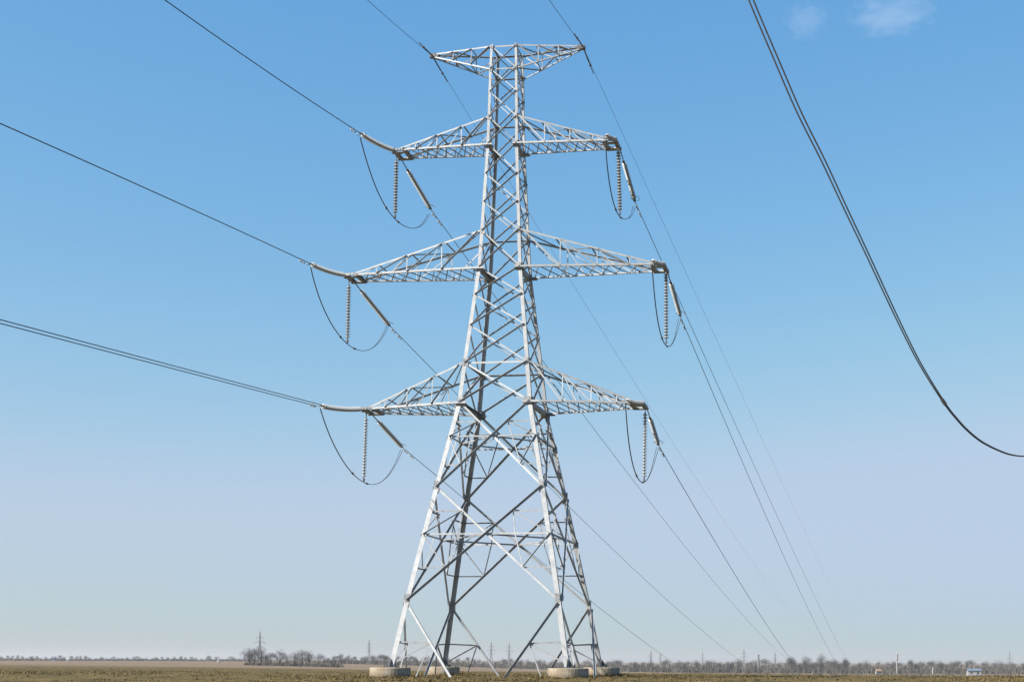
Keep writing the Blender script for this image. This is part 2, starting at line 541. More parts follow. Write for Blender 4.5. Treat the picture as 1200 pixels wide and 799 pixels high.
def big_panel(z0, z1, w, zu, zl):
    """X panel with a strut through the crossing and redundant lacing in its side triangles."""
    xpanel(z0, z1, w, 'diagonal_brace')
    zc = cross_z(z0, z1)
    for f in FACES:
        l, r = node(f[0], zc, 0.05, f[1]), node(f[1], zc, 0.05, f[0])
        mb = MB(); mb.angle(l, r, f[2], 0.075, out=-1, off=-0.05, edge=-1); mb.build('horizontal_strut', M_STEEL, tower)
        mid = (l + r) / 2
        i = leg_size(z0) * 0.45
        for c0, c1 in ((f[0], f[1]), (f[1], f[0])):
            a0, a1, b0, b1 = node(c0, z0, i, c1), node(c0, z1, i, c1), node(c1, z0, i, c0), node(c1, z1, i, c0)
            mb = MB()
            legm = node(c0, zc, 0.05, c1)
            up = on(a1, b0, zu); lo = on(a0, b1, zl)
            thin(mb, f, node(c0, zu, 0.05, c1), up, 0.065)
            thin(mb, f, node(c0, zl, 0.05, c1), lo, 0.055)
            quarter = legm + (mid - legm) * 0.55
            thin(mb, f, up, legm, 0.05, 1); thin(mb, f, lo, legm, 0.05, 1)
            thin(mb, f, up, quarter, 0.045); thin(mb, f, lo, quarter, 0.045)
            mb.build('redundant_lacing', M_WEAR, tower)
    # plan bracing joining the middles of the four struts, and hip lines to the corners
    mb = MB()
    w_ = hw(zc)
    ms = [V((0, -w_, zc)), V((w_, 0, zc)), V((0, w_, zc)), V((-w_, 0, zc))]
    for k in range(4):
        mb.angle(ms[k] + V((0, 0, -0.06)), ms[(k + 1) % 4] + V((0, 0, -0.06)), V((0, 0, 1)), 0.075)
    mb.build('plan_bracing', M_WEAR, tower)


# lowest stage: splayed struts down to the ground, with short lacing
for f in FACES:
    for c0, c1, kind in ((f[0], f[1], -1), (f[1], f[0], 1)):
        mbl = MB()
        top = node(c0, LZ['z1'] - 0.12, 0.12, c1)
        w0 = hw(-0.3)
        sgn = (node(c1, 0) - node(c0, 0)).normalized()
        foot = f[2] * w0 - sgn * 1.06 + V((0, 0, -0.3))
        brace(f, top, foot, 0.10, kind, 'diagonal_brace')
        dp = on(top, foot, 1.55)
        thin(mbl, f, node(c0, 1.62, 0.05, c1), dp, 0.075)
        thin(mbl, f, dp, node(c0, 0.62, 0.1, c1), 0.06)
        thin(mbl, f, dp, f[2] * (hw(0.1)) - sgn * 2.9 + V((0, 0, 0.05)), 0.05)
        mbl.build('redundant_lacing', M_WEAR, tower)
big_panel(LZ['z1'], LZ['z2'], 0.102, 7.72, 5.05)
big_panel(LZ['z2'], LZ['z3'], 0.10, 12.05, 9.95)
xpanel(LZ['z3'], LZ['z4'], 0.085, 'diagonal_brace')
for f in FACES:
    mb = MB(); mb.angle(node(f[0], LZ['z4'], 0.05, f[1]), node(f[1], LZ['z4'], 0.05, f[0]), f[2], 0.085, out=-1, off=-0.05, edge=1); mb.build('horizontal_strut', M_STEEL, tower)
for za, zb, w in ((14.95, 16.80, .072), (16.80, 18.33, .070), (18.33, 19.69, .068), (19.69, 21.51, .068), (21.51, 22.94, .062), (22.94, 24.35, .060), (24.35, 25.84, .060),
                  (25.84, 27.18, .056), (27.18, 28.45, .052), (28.45, 29.59, .050), (29.59, 30.72, .048)):
    xpanel(za, zb, w, 'lacing_bar')
for key, w in (('z6', .07), ('z8', .065), ('t1', .075), ('t0', .06)):
    for k, f in enumerate(FACES):
        if k == 0 and key in ('z6', 'z8'):
            continue
        mb = MB(); mb.angle(node(f[0], LZ[key], 0.03, f[1]), node(f[1], LZ[key], 0.03, f[0]), f[2], w, out=-1, off=-0.045, edge=1); mb.build('horizontal_strut', M_WEAR, tower)
# deep side beams and plan gussets where the crossarms meet the body
for key, d in (('z3', .24), ('z5', .24), ('z7', .20)):
    z, w = LZ[key], hw(LZ[key])
    for s in (-1, 1):
        mb = MB()
        mb.box(V((s * (w + .0), -w + .02, z - d * .75)), V((0, 1, 0)), 2 * w - .04, V((0, 0, 1)), 0, d, V((s, 0, 0)), -.05, -.035)
        mb.box(V((s * (w + .0), -w + .02, z - d * .75)), V((0, 1, 0)), 2 * w - .04, V((-s, 0, 0)), .051, d * .8, V((0, 0, 1)), 0, .015)
        mb.box(V((s * (w + .0), -w + .02, z - d * .75)), V((0, 1, 0)), 2 * w - .04, V((-s, 0, 0)), .051, d * .8, V((0, 0, 1)), d - .015, d)
        mb.build('side_beam', M_WEAR, tower)
    for s in (-1, 1):
        for t in (-1, 1):
            mb = MB()
            o = V((s * (w - .03), t * (w - .03), z - .10))
            g = .46 if key != 'z7' else .36
            pts = [o, o + V((-s * g, 0, 0)), o + V((-s * g * .75, -t * g * .45, 0)), o + V((-s * g * .3, -t * g, 0)), o + V((0, -t * g, 0)), o + V((s * g * .7, 0.0, 0))]
            lo = [p + V((0, 0, -.014)) for p in pts]
            mb.tri(*pts); mb.tri(*lo)
            for k in range(6):
                j = (k + 1) % 6
                mb.tri(pts[k], pts[j], lo[j], lo[k])
            mb.build('plan_gusset', M_WEAR, tower)

# ------------------------------------------------------------------ crossarms
ARMS = {'U': ('z7', 'z8', 5.559, 0.590, .075), 'M': ('z5', 'z6', 7.924, 0.609, .082), 'L': ('z3', 'z4', 6.938, 0.613, .085)}
ZUP = V((0, 0, 1))
for k, (kb, kt, LEN, wt, cs) in ARMS.items():
    zb, zt = LZ[kb], LZ[kt]
    wb, wtop = hw(zb), hw(zt)
    for s in (-1, 1):
        arm = bpy.data.objects.new('crossarm', None); C.objects.link(arm); arm.parent = tower; arm.empty_display_size = .3
        top, top2, xlace = MB(), MB(), MB()
        xb = lambda q: s * (wb + (LEN - wb) * q)
        JOIN = 0.925
        for t in (-1, 1):
            n = V((0, t, 0))
            bot = lambda q: V((xb(q), t * (wb + (wt - wb) * q), zb))
            xj = xb(JOIN)
            tp = lambda q: V((s * (wtop + (abs(xj) - wtop) * q), t * (wtop + ((wb + (wt - wb) * JOIN) - wtop) * q), zt + (zb + 0.05 - zt) * q))
            m1 = MB()
            m1.angle(bot(0.0), bot(1.0), n, cs * 1.15, out=-1, off=0.0, edge=-1)
            m1.build('bottom_chord', M_STEEL, arm)
            m2 = MB()
            m2.angle(tp(0.0), tp(1.0), n, cs, out=-1, off=0.0, edge=1)
            m2.build('top_chord', M_STEEL, arm)
            qs = [0, .27, .53, .76]
            lac = MB()
            for i in range(3):
                qa, qb = qs[i], qs[i + 1]
                # param on the top chord that stands above the bottom point
                def tq(q):
                    return (abs(xb(q)) - wtop) / (abs(xj) - wtop) if abs(xb(q)) > wtop else 0.0
                lac.angle(bot(qb), tp(tq(qb)), n, .045, out=-1, off=-.02, edge=1)
                lac.angle(tp(max(0.02, tq(qa))), bot(qb), n, .052 if i else .068, out=1, off=.004, edge=1)
                qm = (qb + qs[i + 2]) / 2 if i + 2 < len(qs) else .86
                lac.angle(tp(tq(qb)), bot(qm), n, .042, out=-1, off=-.03, edge=1)
            lac.build('face_lacing', M_STEEL, arm)
            # end of the arm: heavier plates where the chord ends
            pl = MB()
            pl.box(bot(.90) + V((0, 0, -cs * .62)), V((s, 0, 0)), (LEN - wb) * .10 + .08, ZUP, 0, cs * 1.5, n, .004, .016)
            for bx in (.1, .25, .4):
                q = bot(.90) + V((s * bx, t * .016, .02)); pl.tube([q, q + n * .03], .025, 6)
            pl.build('end_plate', M_WEAR, arm)
        # bottom plane: two crossing zigzags; top plane: struts and a zigzag
        N = 9
        P = lambda t, q: V((xb(q), t * (wb + (wt - wb) * q), zb - .035))
        TP = lambda t, q: V((s * (wtop + (abs(xb(JOIN)) - wtop) * q), t * (wtop + ((wb + (wt - wb) * JOIN) - wtop) * q), zt + (zb + 0.05 - zt) * q))
        for i in range(N):
            q0, q1 = .02 + .90 * i / N, .02 + .90 * (i + 1) / N
            t0 = -1 if i % 2 == 0 else 1
            top.angle(P(t0, q0), P(-t0, q1), ZUP, .048, out=1, off=0, edge=1)
            xlace.angle(P(-t0, q0), P(t0, q1), ZUP, .036, out=1, off=.012, edge=-1)
        for i in range(4):
            q0, q1 = .27 + .0 * i, 0
        for q in (.27, .54, .80):
            top2.angle(TP(-1, q), TP(1, q), ZUP, .05, out=-1, off=0, edge=1)
        for qa, qb, t0 in ((.0, .27, -1), (.27, .54, 1), (.54, .80, -1)):
            top2.angle(TP(t0, qa), TP(-t0, qb), ZUP, .045, out=-1, off=-.02, edge=1)
        top.build('plan_lacing', M_WEAR, arm)
        top2.build('plan_lacing', M_WEAR, arm)
        xlace.build('plan_lacing', M_WEAR, arm)
        # two cross channels at the end, the outer one carries the strings
        for xo in (0.03, -.50):
            ch = MB()
            x0 = s * (LEN + xo)
            ch.box(V((x0, -wt - .07, zb - .09)), V((0, 1, 0)), 2 * wt + .14, ZUP, 0, .17, V((s, 0, 0)), 0, .015)
            ch.box(V((x0, -wt - .07, zb - .09)), V((0, 1, 0)), 2 * wt + .14, V((-s, 0, 0)), 0.001, .16, ZUP, 0, .015)
            ch.box(V((x0, -wt - .07, zb - .09)), V((0, 1, 0)), 2 * wt + .14, V((-s, 0, 0)), 0.001, .12, ZUP, .155, .17)
            ch.build('end_channel', M_WEAR, arm)
        for t in (-1, 1):
            ch = MB()
            o = V((s * (LEN - .50), t * wt, zb - .105))
            pts = [o, o + V((s * .60, 0, 0)), o + V((s * .60, -t * .26, 0)), o + V((s * .2, -t * .34, 0)), o + V((-s * .22, 0, 0))]
            lo = [p + V((0, 0, -.014)) for p in pts]
            ch.tri(*pts); ch.tri(*lo)
            for a in range(5):
                j = (a + 1) % 5
                ch.tri(pts[a], pts[j], lo[j], lo[a])
            ch.build('end_gusset', M_WEAR, arm)

# splice plates where the front and rear chords pass the legs
for key, ln in (('z3', .78), ('z5', .62), ('z7', .5)):
    for c, (sx, sy) in COR.items():
        p = node(c, LZ[key])
        mb = MB()
        mb.box(p + V((-ln / 2 - sx * .04, sy * .020, -.085)), V((1, 0, 0)), ln, ZUP, 0, .10, V((0, sy, 0)), 0, .018)
        mb.box(p + V((-ln / 2 - sx * .04, sy * .0205, -.085)), V((1, 0, 0)), ln, V((0, sy, 0)), .0185, .12, ZUP, 0, .014)
        mb.build('splice_plate', M_STEEL, tower)

# earth-wire arm on the top: four chords each side meeting in a point
TT = 3.813
for s in (-1, 1):
    arm = bpy.data.objects.new('earth_wire_arm', None); C.objects.link(arm); arm.parent = tower; arm.empty_display_size = .3
    zt, zb = LZ['t1'], LZ['t0']
    tip = V((s * TT, 0, zt + .0))
    for t in (-1, 1):
        lac = MB()
        n = V((0, t, 0))
        a = V((s * hw(zt), t * hw(zt), zt)); b = V((s * hw(zb), t * hw(zb), zb))
        e = tip + V((0, t * .07, 0))
        m1 = MB(); m1.angle(a, e + V((0, 0, .03)), n, .065, out=-1, edge=1); m1.build('top_chord', M_STEEL, arm)
        m2 = MB(); m2.angle(b, e + V((0, 0, -.06)), n, .062, out=-1, edge=-1); m2.build('bottom_chord', M_STEEL, arm)
        for i, q in enumerate((.32, .63)):
            qa = (0, .32)[i]
            lac.angle(a.lerp(e, q), b.lerp(e, q), n, .045, out=-1, off=-.01)
            lac.angle(a.lerp(e, max(qa, .02)), b.lerp(e, q), n, .055, out=1, off=.004)
        lac.angle(a.lerp(e, .63), b.lerp(e, .82), n, .045, out=1, off=.004)
        lac.build('face_lacing', M_WEAR, arm)
    pls = {zt: MB(), zb: MB()}
    for i, (qa, qb, t0) in enumerate(((.0, .3, -1), (.3, .58, 1), (.58, .8, -1))):
        for zz in (zt, zb):
            A = lambda t, q, zz=zz: V((s * hw(zz), t * hw(zz), zz)).lerp(tip, q)
            pls[zz].angle(A(t0, qa), A(-t0, qb), ZUP, .045, out=-1, off=-.01)
            pls[zz].angle(A(-1, qb), A(1, qb), ZUP, .04, out=-1, off=-.03)
    for m_ in pls.values():
        m_.build('plan_lacing', M_WEAR, arm)
    pl = MB()
    pl.box(tip + V((-s * .35, -.12, -.10)), V((s, 0, 0)), .45, ZUP, 0, .17, V((0, 1, 0)), 0, .24)
    pl.build('tip_bracket', M_DARKST, arm)

# ------------------------------------------------------------------ concrete footings
FOOT = {'A': 'round pale concrete footing under the front left leg of the tower', 'B': 'round pale concrete footing under the front right leg of the tower',
        'C': 'round concrete footing under the dark rear left leg of the tower', 'D': 'round concrete footing under the rear right leg of the tower'}
for c, lab in FOOT.items():
    mb = MB()
    b0 = node(c, 0.45)
    r_ = .83 if c == 'C' else .92
    mb.lathe([(r_ * q, z_) for q, z_ in ((1.03, -0.75), (1.01, -0.1), (1.0, 0.405), (.992, 0.428), (.972, 0.444), (0.5, 0.449))], 36)
    o = mb.build('concrete_footing', M_CONC)
    o.location = (b0.x - COR[c][0] * .06, b0.y - COR[c][1] * .06, 0)
    tag(o, lab, 'footing', 'concrete footings of the tower')

# ------------------------------------------------------------------ wires, insulators (positions in metres, surveyed once)
NEAR = {'UL': [[-5.559, -0.59, 25.842], [-5.765, -4.523, 25.154]], 'ML': [[-7.924, -0.609, 19.688], [-8.126, -4.477, 19.137]], 'LL': [[-6.938, -0.613, 13.027], [-7.252, -5.1, 12.353]], 'UR': [[5.559, -0.59, 25.842], [5.7, -3.809, 24.775]], 'MR': [[7.924, -0.609, 19.688], [7.905, -4.165, 18.775]], 'LR': [[6.938, -0.613, 13.027], [6.806, -4.413, 12.428]]}
FAR = {'UL': [[-5.559, 0.59, 25.842], [-5.439, 5.161, 24.781]], 'ML': [[-7.924, 0.609, 19.688], [-7.792, 5.653, 18.694]], 'LL': [[-6.938, 0.613, 13.027], [-6.822, 5.069, 12.041]], 'UR': [[5.559, 0.59, 25.842], [5.666, 4.671, 24.569]], 'MR': [[7.924, 0.609, 19.688], [8.033, 4.783, 18.528]], 'LR': [[6.938, 0.613, 13.027], [7.028, 4.048, 11.749]]}
JMP = {'UL': [[-5.767, -4.567, 24.956], [-5.727, -3.381, 23.853], [-5.686, -2.165, 23.093], [-5.642, -0.873, 22.671], [-5.599, 0.42, 22.606], [-5.534, 2.337, 22.833], [-5.48, 3.937, 23.584], [-5.45, 4.837, 24.398]], 'ML': [[-8.125, -4.425, 18.991], [-8.098, -3.627, 18.041], [-8.058, -2.415, 17.126], [-8.0, -0.65, 16.507], [-7.961, 0.531, 16.395], [-7.906, 2.197, 16.554], [-7.864, 3.458, 17.017], [-7.825, 4.629, 17.875], [-7.798, 5.464, 18.718]], 'LL': [[-7.255, -5.16, 12.225], [-7.22, -4.337, 11.37], [-7.182, -3.433, 10.692], [-7.125, -2.093, 10.013], [-7.076, -0.931, 9.634], [-7.033, 0.079, 9.523], [-6.99, 1.093, 9.534], [-6.937, 2.355, 9.843], [-6.882, 3.637, 10.609], [-6.84, 4.634, 11.423], [-6.822, 5.073, 11.915]], 'UR': [[5.701, -4.092, 24.429], [5.701, -4.081, 24.077], [5.698, -3.304, 23.169], [5.693, -2.107, 22.293], [5.686, -0.394, 22.242], [5.678, 1.663, 22.626], [5.671, 3.28, 23.353], [5.667, 4.392, 24.206]], 'MR': [[7.902, -4.403, 18.55], [7.905, -4.152, 18.233], [7.916, -3.381, 17.032], [7.935, -2.083, 16.084], [7.958, -0.479, 15.934], [7.978, 0.915, 16.026], [7.998, 2.358, 16.59], [8.015, 3.551, 17.433], [8.031, 4.628, 18.356]], 'LR': [[6.795, -4.813, 12.238], [6.799, -4.684, 11.898], [6.822, -3.809, 10.421], [6.856, -2.495, 9.445], [6.897, -0.944, 9.308], [6.927, 0.183, 9.332], [6.962, 1.509, 9.843], [6.996, 2.805, 10.77], [7.025, 3.92, 11.616]]}
CN = {'UL': [[-5.765, -4.523, 25.154], 3, [-0.120224, 0.001056]], 'ML': [[-8.126, -4.477, 19.137], 3, [-0.078534, -0.000334]], 'LL': [[-7.252, -5.1, 12.353], 4, [-0.065386, 5.2e-05]]}
CF = {'UL': [[-5.439, 5.161, 24.781], 1.5, [-0.122317, 0.000125]], 'ML': [[-7.792, 5.653, 18.694], 1.5, [-0.125392, 0.00014]], 'LL': [[-6.822, 5.069, 12.041], 1.5, [-0.137365, 0.000155]], 'UR': [[5.666, 4.671, 24.569], 1.5, [-0.075388, 3e-05]], 'MR': [[8.033, 4.783, 18.528], 1.5, [-0.106396, 0.000103]], 'LR': [[7.028, 4.048, 11.749], 1.5, [-0.130706, 0.000192]], 'EL': [[-3.813, 0.0, 30.735], 1.5, [-0.099782, 0.000104]], 'ER': [[3.813, 0.0, 30.735], 1.5, [-0.041064, 1.8e-05]]}
BIG = [[15.12, -42.466, 11.751], [15.567, -42.208, 10.726], [15.905, -42.013, 9.973], [16.298, -41.786, 9.221], [16.649, -41.583, 8.498], [17.05, -41.352, 7.685], [17.504, -41.089, 6.749], [17.916, -40.852, 5.96], [18.349, -40.602, 5.298], [18.591, -40.462, 5.009], [18.774, -40.356, 4.832], [18.983, -40.236, 4.678], [19.191, -40.116, 4.575], [19.403, -39.993, 4.499], [19.567, -39.898, 4.46], [19.806, -39.761, 4.45]]

disc_mb = MB()
disc_mb.lathe([(.018, .0), (.045, -.008), (.05, -.045), (.056, -.055)], 14)
DISC_CAP = disc_mb.mesh('insulator_cap', M_CAP, True)
disc_mb = MB()
disc_mb.lathe([(.05, -.046), (.098, -.066), (.119, -.085), (.117, -.093), (.09, -.088), (.07, -.100), (.03, -.094), (.016, -.146)], 16)
DISC = disc_mb.mesh('insulator_disc', M_GLASS, True)
PITCH = .146


def string(p0, p1, label, group, link0, link1, ring=True, sag=0.0):
    """An insulator string from p0 to p1: link rod, discs, clamp end; discs fill what the rods leave."""
    p0, p1 = V(p0), V(p1)
    d = (p1 - p0); L = d.length; d.normalize()
    root = thing('insulator_string', label, 'insulator', p0, (-d).to_track_quat('Z', 'Y').to_euler(), group)
    n = int((L - link0 - link1) / PITCH)
    up = root.rotation_euler.to_matrix().inverted() @ V((0, 0, 1))
    up = V((up.x, up.y, 0))
    dip = lambda s_: up * (-4 * sag * (s_ / L) * (1 - s_ / L))
    link0 = L - link1 - n * PITCH
    rod = MB()
    rod.tube([V((0, 0, .04)), V((0, 0, -link0))], .026, 8)
    rod.abox((-.05, -.02, -.10), (.05, .02, .06))
    if link0 > .4:
        rod.abox((-.06, -.022, -link0 + .02), (.06, .022, -link0 + .16))
    rod.build('link_rod', M_DARKST, root)
    for i in range(n):
        o = link('insulator_disc', DISC, root); o.location = dip(link0 + i * PITCH) + V((0, 0, -link0 - i * PITCH))
    core = MB()
    for i in range(n):
        z = -link0 - i * PITCH
        q0 = dip(-z)
        core.lathe([(.02, z + .02), (.050, z + .012), (.056, z - .045), (.062, z - .058)], 10, q0)
    core.build('disc_caps', M_CAP, root, True)
    e = MB()
    z = -L + link1
    e.tube([V((0, 0, z + .02)), V((0, 0, -L - .02))], .024, 8)
    e.abox((-.07, -.03, -L + .0), (.07, .03, -L + .16))
    e.build('clamp', M_DARKST, root)
    if ring:
        r = MB()
        pts = []
        for k in range(15):
            a = -1.2 + 2.4 * math.pi * .62 * k / 14
            pts.append(V((.22 * math.cos(a) + .05, 0, z + .22 * math.sin(a))))
        r.tube(pts, .014, 6)
        r.build('arcing_horn', M_STEEL, root)
    return root


SIDE = {'L': 'left', 'R': 'right'}
ARMN = {'U': 'upper', 'M': 'middle', 'L': 'lower'}
for k in NEAR:
    a, s = ARMN[k[0]], SIDE[k[1]]
    ext = 'stretched along the wire' if k[1] == 'L' else 'seen almost end on'
    string(NEAR[k][0], NEAR[k][1], f'grey tension insulator at the {a} {s} crossarm tip, {ext}', 'tension insulators on the near side', .12, .22, True, .075 if k[1] == 'L' else .05)
    string(FAR[k][0], FAR[k][1], f'grey tension insulator slanting down on a dark rod behind the {a} {s} crossarm tip', 'tension insulators on the far side', 1.05, .22)
    kb, kt, LEN, wt, cs = ARMS[k[0]]
    sx = -1 if k[1] == 'L' else 1
    top = V((sx * (LEN + .02), 0, LZ[kb] - .1))
    js = JMP[k]
    # height of the jumper under the arm end
    ys = [p[1] for p in js]; zz = [p[2] for p in js]
    zb = float(np.interp(0, ys, zz))
    xb_ = float(np.interp(0, ys, [p[0] for p in js]))
    string(top, V((xb_, 0, zb + .02)), f'hanging string of ribbed discs below the end of the {a} {s} crossarm', 'hanging jumper insulators', .16, .22, False)


def spline(pts, n):
    """Catmull-Rom through the points."""
    p = [V(q) for q in pts]
    p = [p[0] * 2 - p[1]] + p + [p[-1] * 2 - p[-2]]
    out = []
    for i in range(1, len(p) - 2):
        for j in range(n):
            t = j / n
            a, b, c, d = p[i - 1], p[i], p[i + 1], p[i + 2]
            out.append(.5 * ((2 * b) + (c - a) * t + (2 * a - 5 * b + 4 * c - d) * t * t + (3 * b - a - 3 * c + d) * t ** 3))
    out.append(p[-2])
    return out


def smooth_plane(js):
    """A jumper as a smooth degree-4 curve in its own vertical plane, pinned to its ends."""
    p = np.array(js)
    s = np.linspace(0, 1, len(p))
    ds = np.r_[0, np.cumsum(np.linalg.norm(np.diff(p, axis=0), axis=1))]
    s = ds / ds[-1]
    w = np.ones(len(p)); w[0] = w[-1] = 20
    cs_ = [np.polyfit(s, p[:, i], min(5, len(p) - 2), w=w) for i in range(3)]
    q = np.linspace(0, 1, 40)
    return [V([np.polyval(c, t) for c in cs_]) for t in q]


def damper(p, d, parent):
    mb = MB()
    d = d.normalized()
    c = p + V((0, 0, -.10))
    mb.tube([c - d * .2, c + d * .2], .011, 6)
    for sg in (-1, 1):
        mb.tube([c + d * sg * .14, c + d * sg * .26], .036, 8)
    mb.abox(p + V((-.02, -.03, -.12)), p + V((.02, .03, .03)))
    mb.build('vibration_damper', M_WEAR, parent)


for k, js in JMP.items():
    a, s = ARMN[k[0]], SIDE[k[1]]
    pts = smooth_plane(js)
    root = thing('jumper_cable', f'thin slack jumper loop hanging in a curve below the end of the {a} {s} crossarm', 'jumper cable', pts[0], (0, 0, 0), 'jumper loops of the tower')
    o = V(pts[0])
    n = len(pts)
    for sg in (-1, 1):
        mb = MB()
        # the two strands part at the clamps and lie together below
        q = [p - o + V((sg * (.012 + .05 * max(0, 2 * i / (n - 1) - 1 - .5) / .5), 0, 0)) for i, p in enumerate(pts)]
        mb.tube(q, .0135, 6)
        mb.build('wire_strand', M_WIRE, root)
    for fr in (.40, .56):
        i = int(fr * (n - 1))
        d = (pts[i + 1] - pts[i - 1]).normalized()
        mb = MB(); mb.tube([pts[i] - o - d * .12, pts[i] - o + d * .12], .045, 8); mb.build('spacer_clamp', M_DARKST, root)


def span(name, label, group, p0, az, co, length, r, strands=(0.0,), n=60, back=False, damp=True):
    p0 = V(p0)
    d = V((math.sin(math.radians(az)), math.cos(math.radians(az)), 0)) * (-1 if back else 1)
    root = thing(name, label, 'power line', p0, (0, 0, 0), group)
    side = V((-d.y, d.x, 0))
    for off in strands:
        pts = []
        for i in range(n + 1):
            s = length * (i / n) ** 1.6
            pts.append(d * s + V((0, 0, co[0] * s + co[1] * s * s)) + side * off)
        mb = MB(); mb.tube(pts, r, 6); mb.build('conductor_strand' if len(strands) > 1 else 'conductor', M_WIRE, root)
    if damp:
        for s in ((.55, 1.5) if not back else (.85,)):
            damper(d * s + V((0, 0, co[0] * s + co[1] * s * s)), d + V((0, 0, co[0])), root)
    return root


for k, (p, az, co) in CN.items():
    span('power_conductor', f'dark power line running from the {ARMN[k[0]]} left crossarm out over the left edge' if k != 'LL' else 'dark double power line running from the lower left crossarm out over the left edge',
         'power lines on the near side', p, az, co, 95, .021 if k != 'LL' else .017, (0.0,) if k != 'LL' else (-.2, .2), back=True)
for k, (p, az, co) in CF.items():
    # each far line is followed until it reaches the ground of the plain
    d = V((math.sin(math.radians(az)), math.cos(math.radians(az)), 0))
    s = 5.0
    while s < 900 and p[2] + co[0] * s + co[1] * s * s > gz(p[0] + d.x * s, p[1] + d.y * s) - .3:
        s += 2.0
    if k[0] == 'E':
        span('earth_wire', f'hair thin earth wire falling away behind the tower from the top {SIDE[k[1]]} tip', 'earth wires', p, az, co, s, .008, damp=False)
    else:
        span('power_conductor', f'thin power line falling away behind the tower from the {ARMN[k[0]]} {SIDE[k[1]]} crossarm', 'power lines on the far side', p, az, co, s, .017)
for k, az, co in (('EL', 3, (-.150, .0024)), ('ER', 3, (-.108, .0012))):
    p = CF[k][0]
    span('earth_wire', f'thin earth wire rising to the upper edge from the top {SIDE[k[1]]} tip', 'earth wires', p, az, co, 48, .011, back=True, damp=False)
# the fittings that hold the earth wires at the tips
for sx, nm in ((-1, 'left'), (1, 'right')):
    root = thing('earth_wire_clamp', f'dark clamp holding the earth wire at the top {nm} tip of the tower', 'clamp', (sx * TT, 0, LZ['t1'] + .01), (0, 0, 0), 'earth wire clamps')
    for sg, l, sl_, nm2 in ((-1, 1.9, -.10, 'near_rod'), (1, 2.4, -.13, 'far_rod')):
        mb = MB()
        dd = V((.03 * sg, sg, sl_)).normalized()
        mb.tube([dd * .05, dd * l * .55], .035, 8)
        mb.tube([dd * l * .55, dd * l], .022, 8)
        mb.tube([dd * l * .62, dd * l * .70], .05, 8)
        mb.build('tension_rod', M_DARKST, root)

# the twin slack cable close to the camera at the right
pts = spline([[14.8, -42.65, 12.6]] + BIG + [[20.2, -39.53, 4.50], [20.9, -39.13, 4.80], [21.8, -38.6, 5.5], [23.2, -37.8, 7.2], [24.6, -37.0, 9.6]], 6)
root = thing('slack_twin_cable', 'dark double cable sweeping down close by and curling up at the right edge', 'cable', pts[0])
o = V(pts[0])
iclamp = min(range(len(pts)), key=lambda i: (pts[i] - V(BIG[8])).length)
for sg in (-1, 1):
    q = []
    for i, p in enumerate(pts):
        gap = .024 * min(1.2, max(0, (iclamp - i) / 32)) ** .8 + .0125
        q.append(p - o + V((.86, .5, 0)) * sg * gap + V((0, 0, .3 * sg * gap)))
    mb = MB(); mb.tube(q, .0145, 8, .0075); mb.build('cable_strand', M_WIRE, root, True)
d = (pts[iclamp + 1] - pts[iclamp - 1]).normalized()
mb = MB(); mb.tube([pts[iclamp] - o - d * .07, pts[iclamp] - o + d * .06], .032, 8); mb.build('spacer_clamp', M_DARKST, root)


# ------------------------------------------------------------------ far away: trees, pylons, houses
def at(px, dist):
    """The point of the plain at a bearing (given as the column of the surveyed panorama) and a distance from the survey point."""
    a = CAM_YAW + math.atan((px - 600 - CAM_PP[0]) / CAM_F)
    x, y = CAM_LOC.x + dist * math.sin(a), CAM_LOC.y + dist * math.cos(a)
    return V((x, y, gz(x, y)))


def bare_tree(seed, h, wide, dense=1.0):
    """(trunk builder, crown builder) of a leafless tree: a forking trunk and limbs inside a rounded volume filled with fine twigs."""
    r = random.Random(seed)
    tr, cr = MB(), MB()
    lobes = []
    for k in range(9):
        a = r.uniform(0, 6.28); zc = r.uniform(.28, .80)
        q = wide * math.sqrt(max(.05, 1 - ((zc - .48) / .42) ** 2)) * r.uniform(.45, 1.0)
        lobes.append((V((math.cos(a) * q * h * .36, math.sin(a) * q * h * .36, h * zc)), h * r.uniform(.12, .20)))
    lobes.append((V((0, 0, h * .80)), h * .17))
    tr.tube([V((0, 0, -.4)), V((.05, .03, h * .2)), V((r.uniform(-.2, .2), r.uniform(-.2, .2), h * .45)), V((r.uniform(-.3, .3), 0, h * .8))], h * .024, 6, h * .005, caps=False)
    for c, rad in lobes:
        s = V((0, 0, min(c.z * .6, h * r.uniform(.10, .34))))
        m = s.lerp(c, .55) + V((0, 0, h * .03))
        tr.tube([s, m, c], h * .011, 5, h * .004, caps=False)
        for _ in range(7):
            d = V((r.uniform(-1, 1), r.uniform(-1, 1), r.uniform(-.5, 1))).normalized()
            e = c + d * rad * .9
            cr.tube([m.lerp(c, r.uniform(.3, 1)), (c + e) / 2 + V((0, 0, .1)), e], h * .0045, 3, h * .002, caps=False)
        for _ in range(int(230 * dense)):
            d = V((r.uniform(-1, 1), r.uniform(-1, 1), r.uniform(-1, 1)))
            if d.length > 1:
                continue
            p = c + d * rad * 1.15
            e = (d * .8 + V((p.x, p.y, 0)) / h + V((r.uniform(-.5, .5), r.uniform(-.5, .5), r.uniform(0, .9)))).normalized()
            w = V((r.uniform(-1, 1), r.uniform(-1, 1), r.uniform(-1, 1))).normalized() * h * r.uniform(.0025, .0055)
            cr.tri(p - w, p + w, p + e * h * r.uniform(.06, .14))
    top = max(v.z for v in tr.v + cr.v)
    for m_ in (tr, cr):
        m_.v = [v * (h / top) for v in m_.v]
    return tr, cr


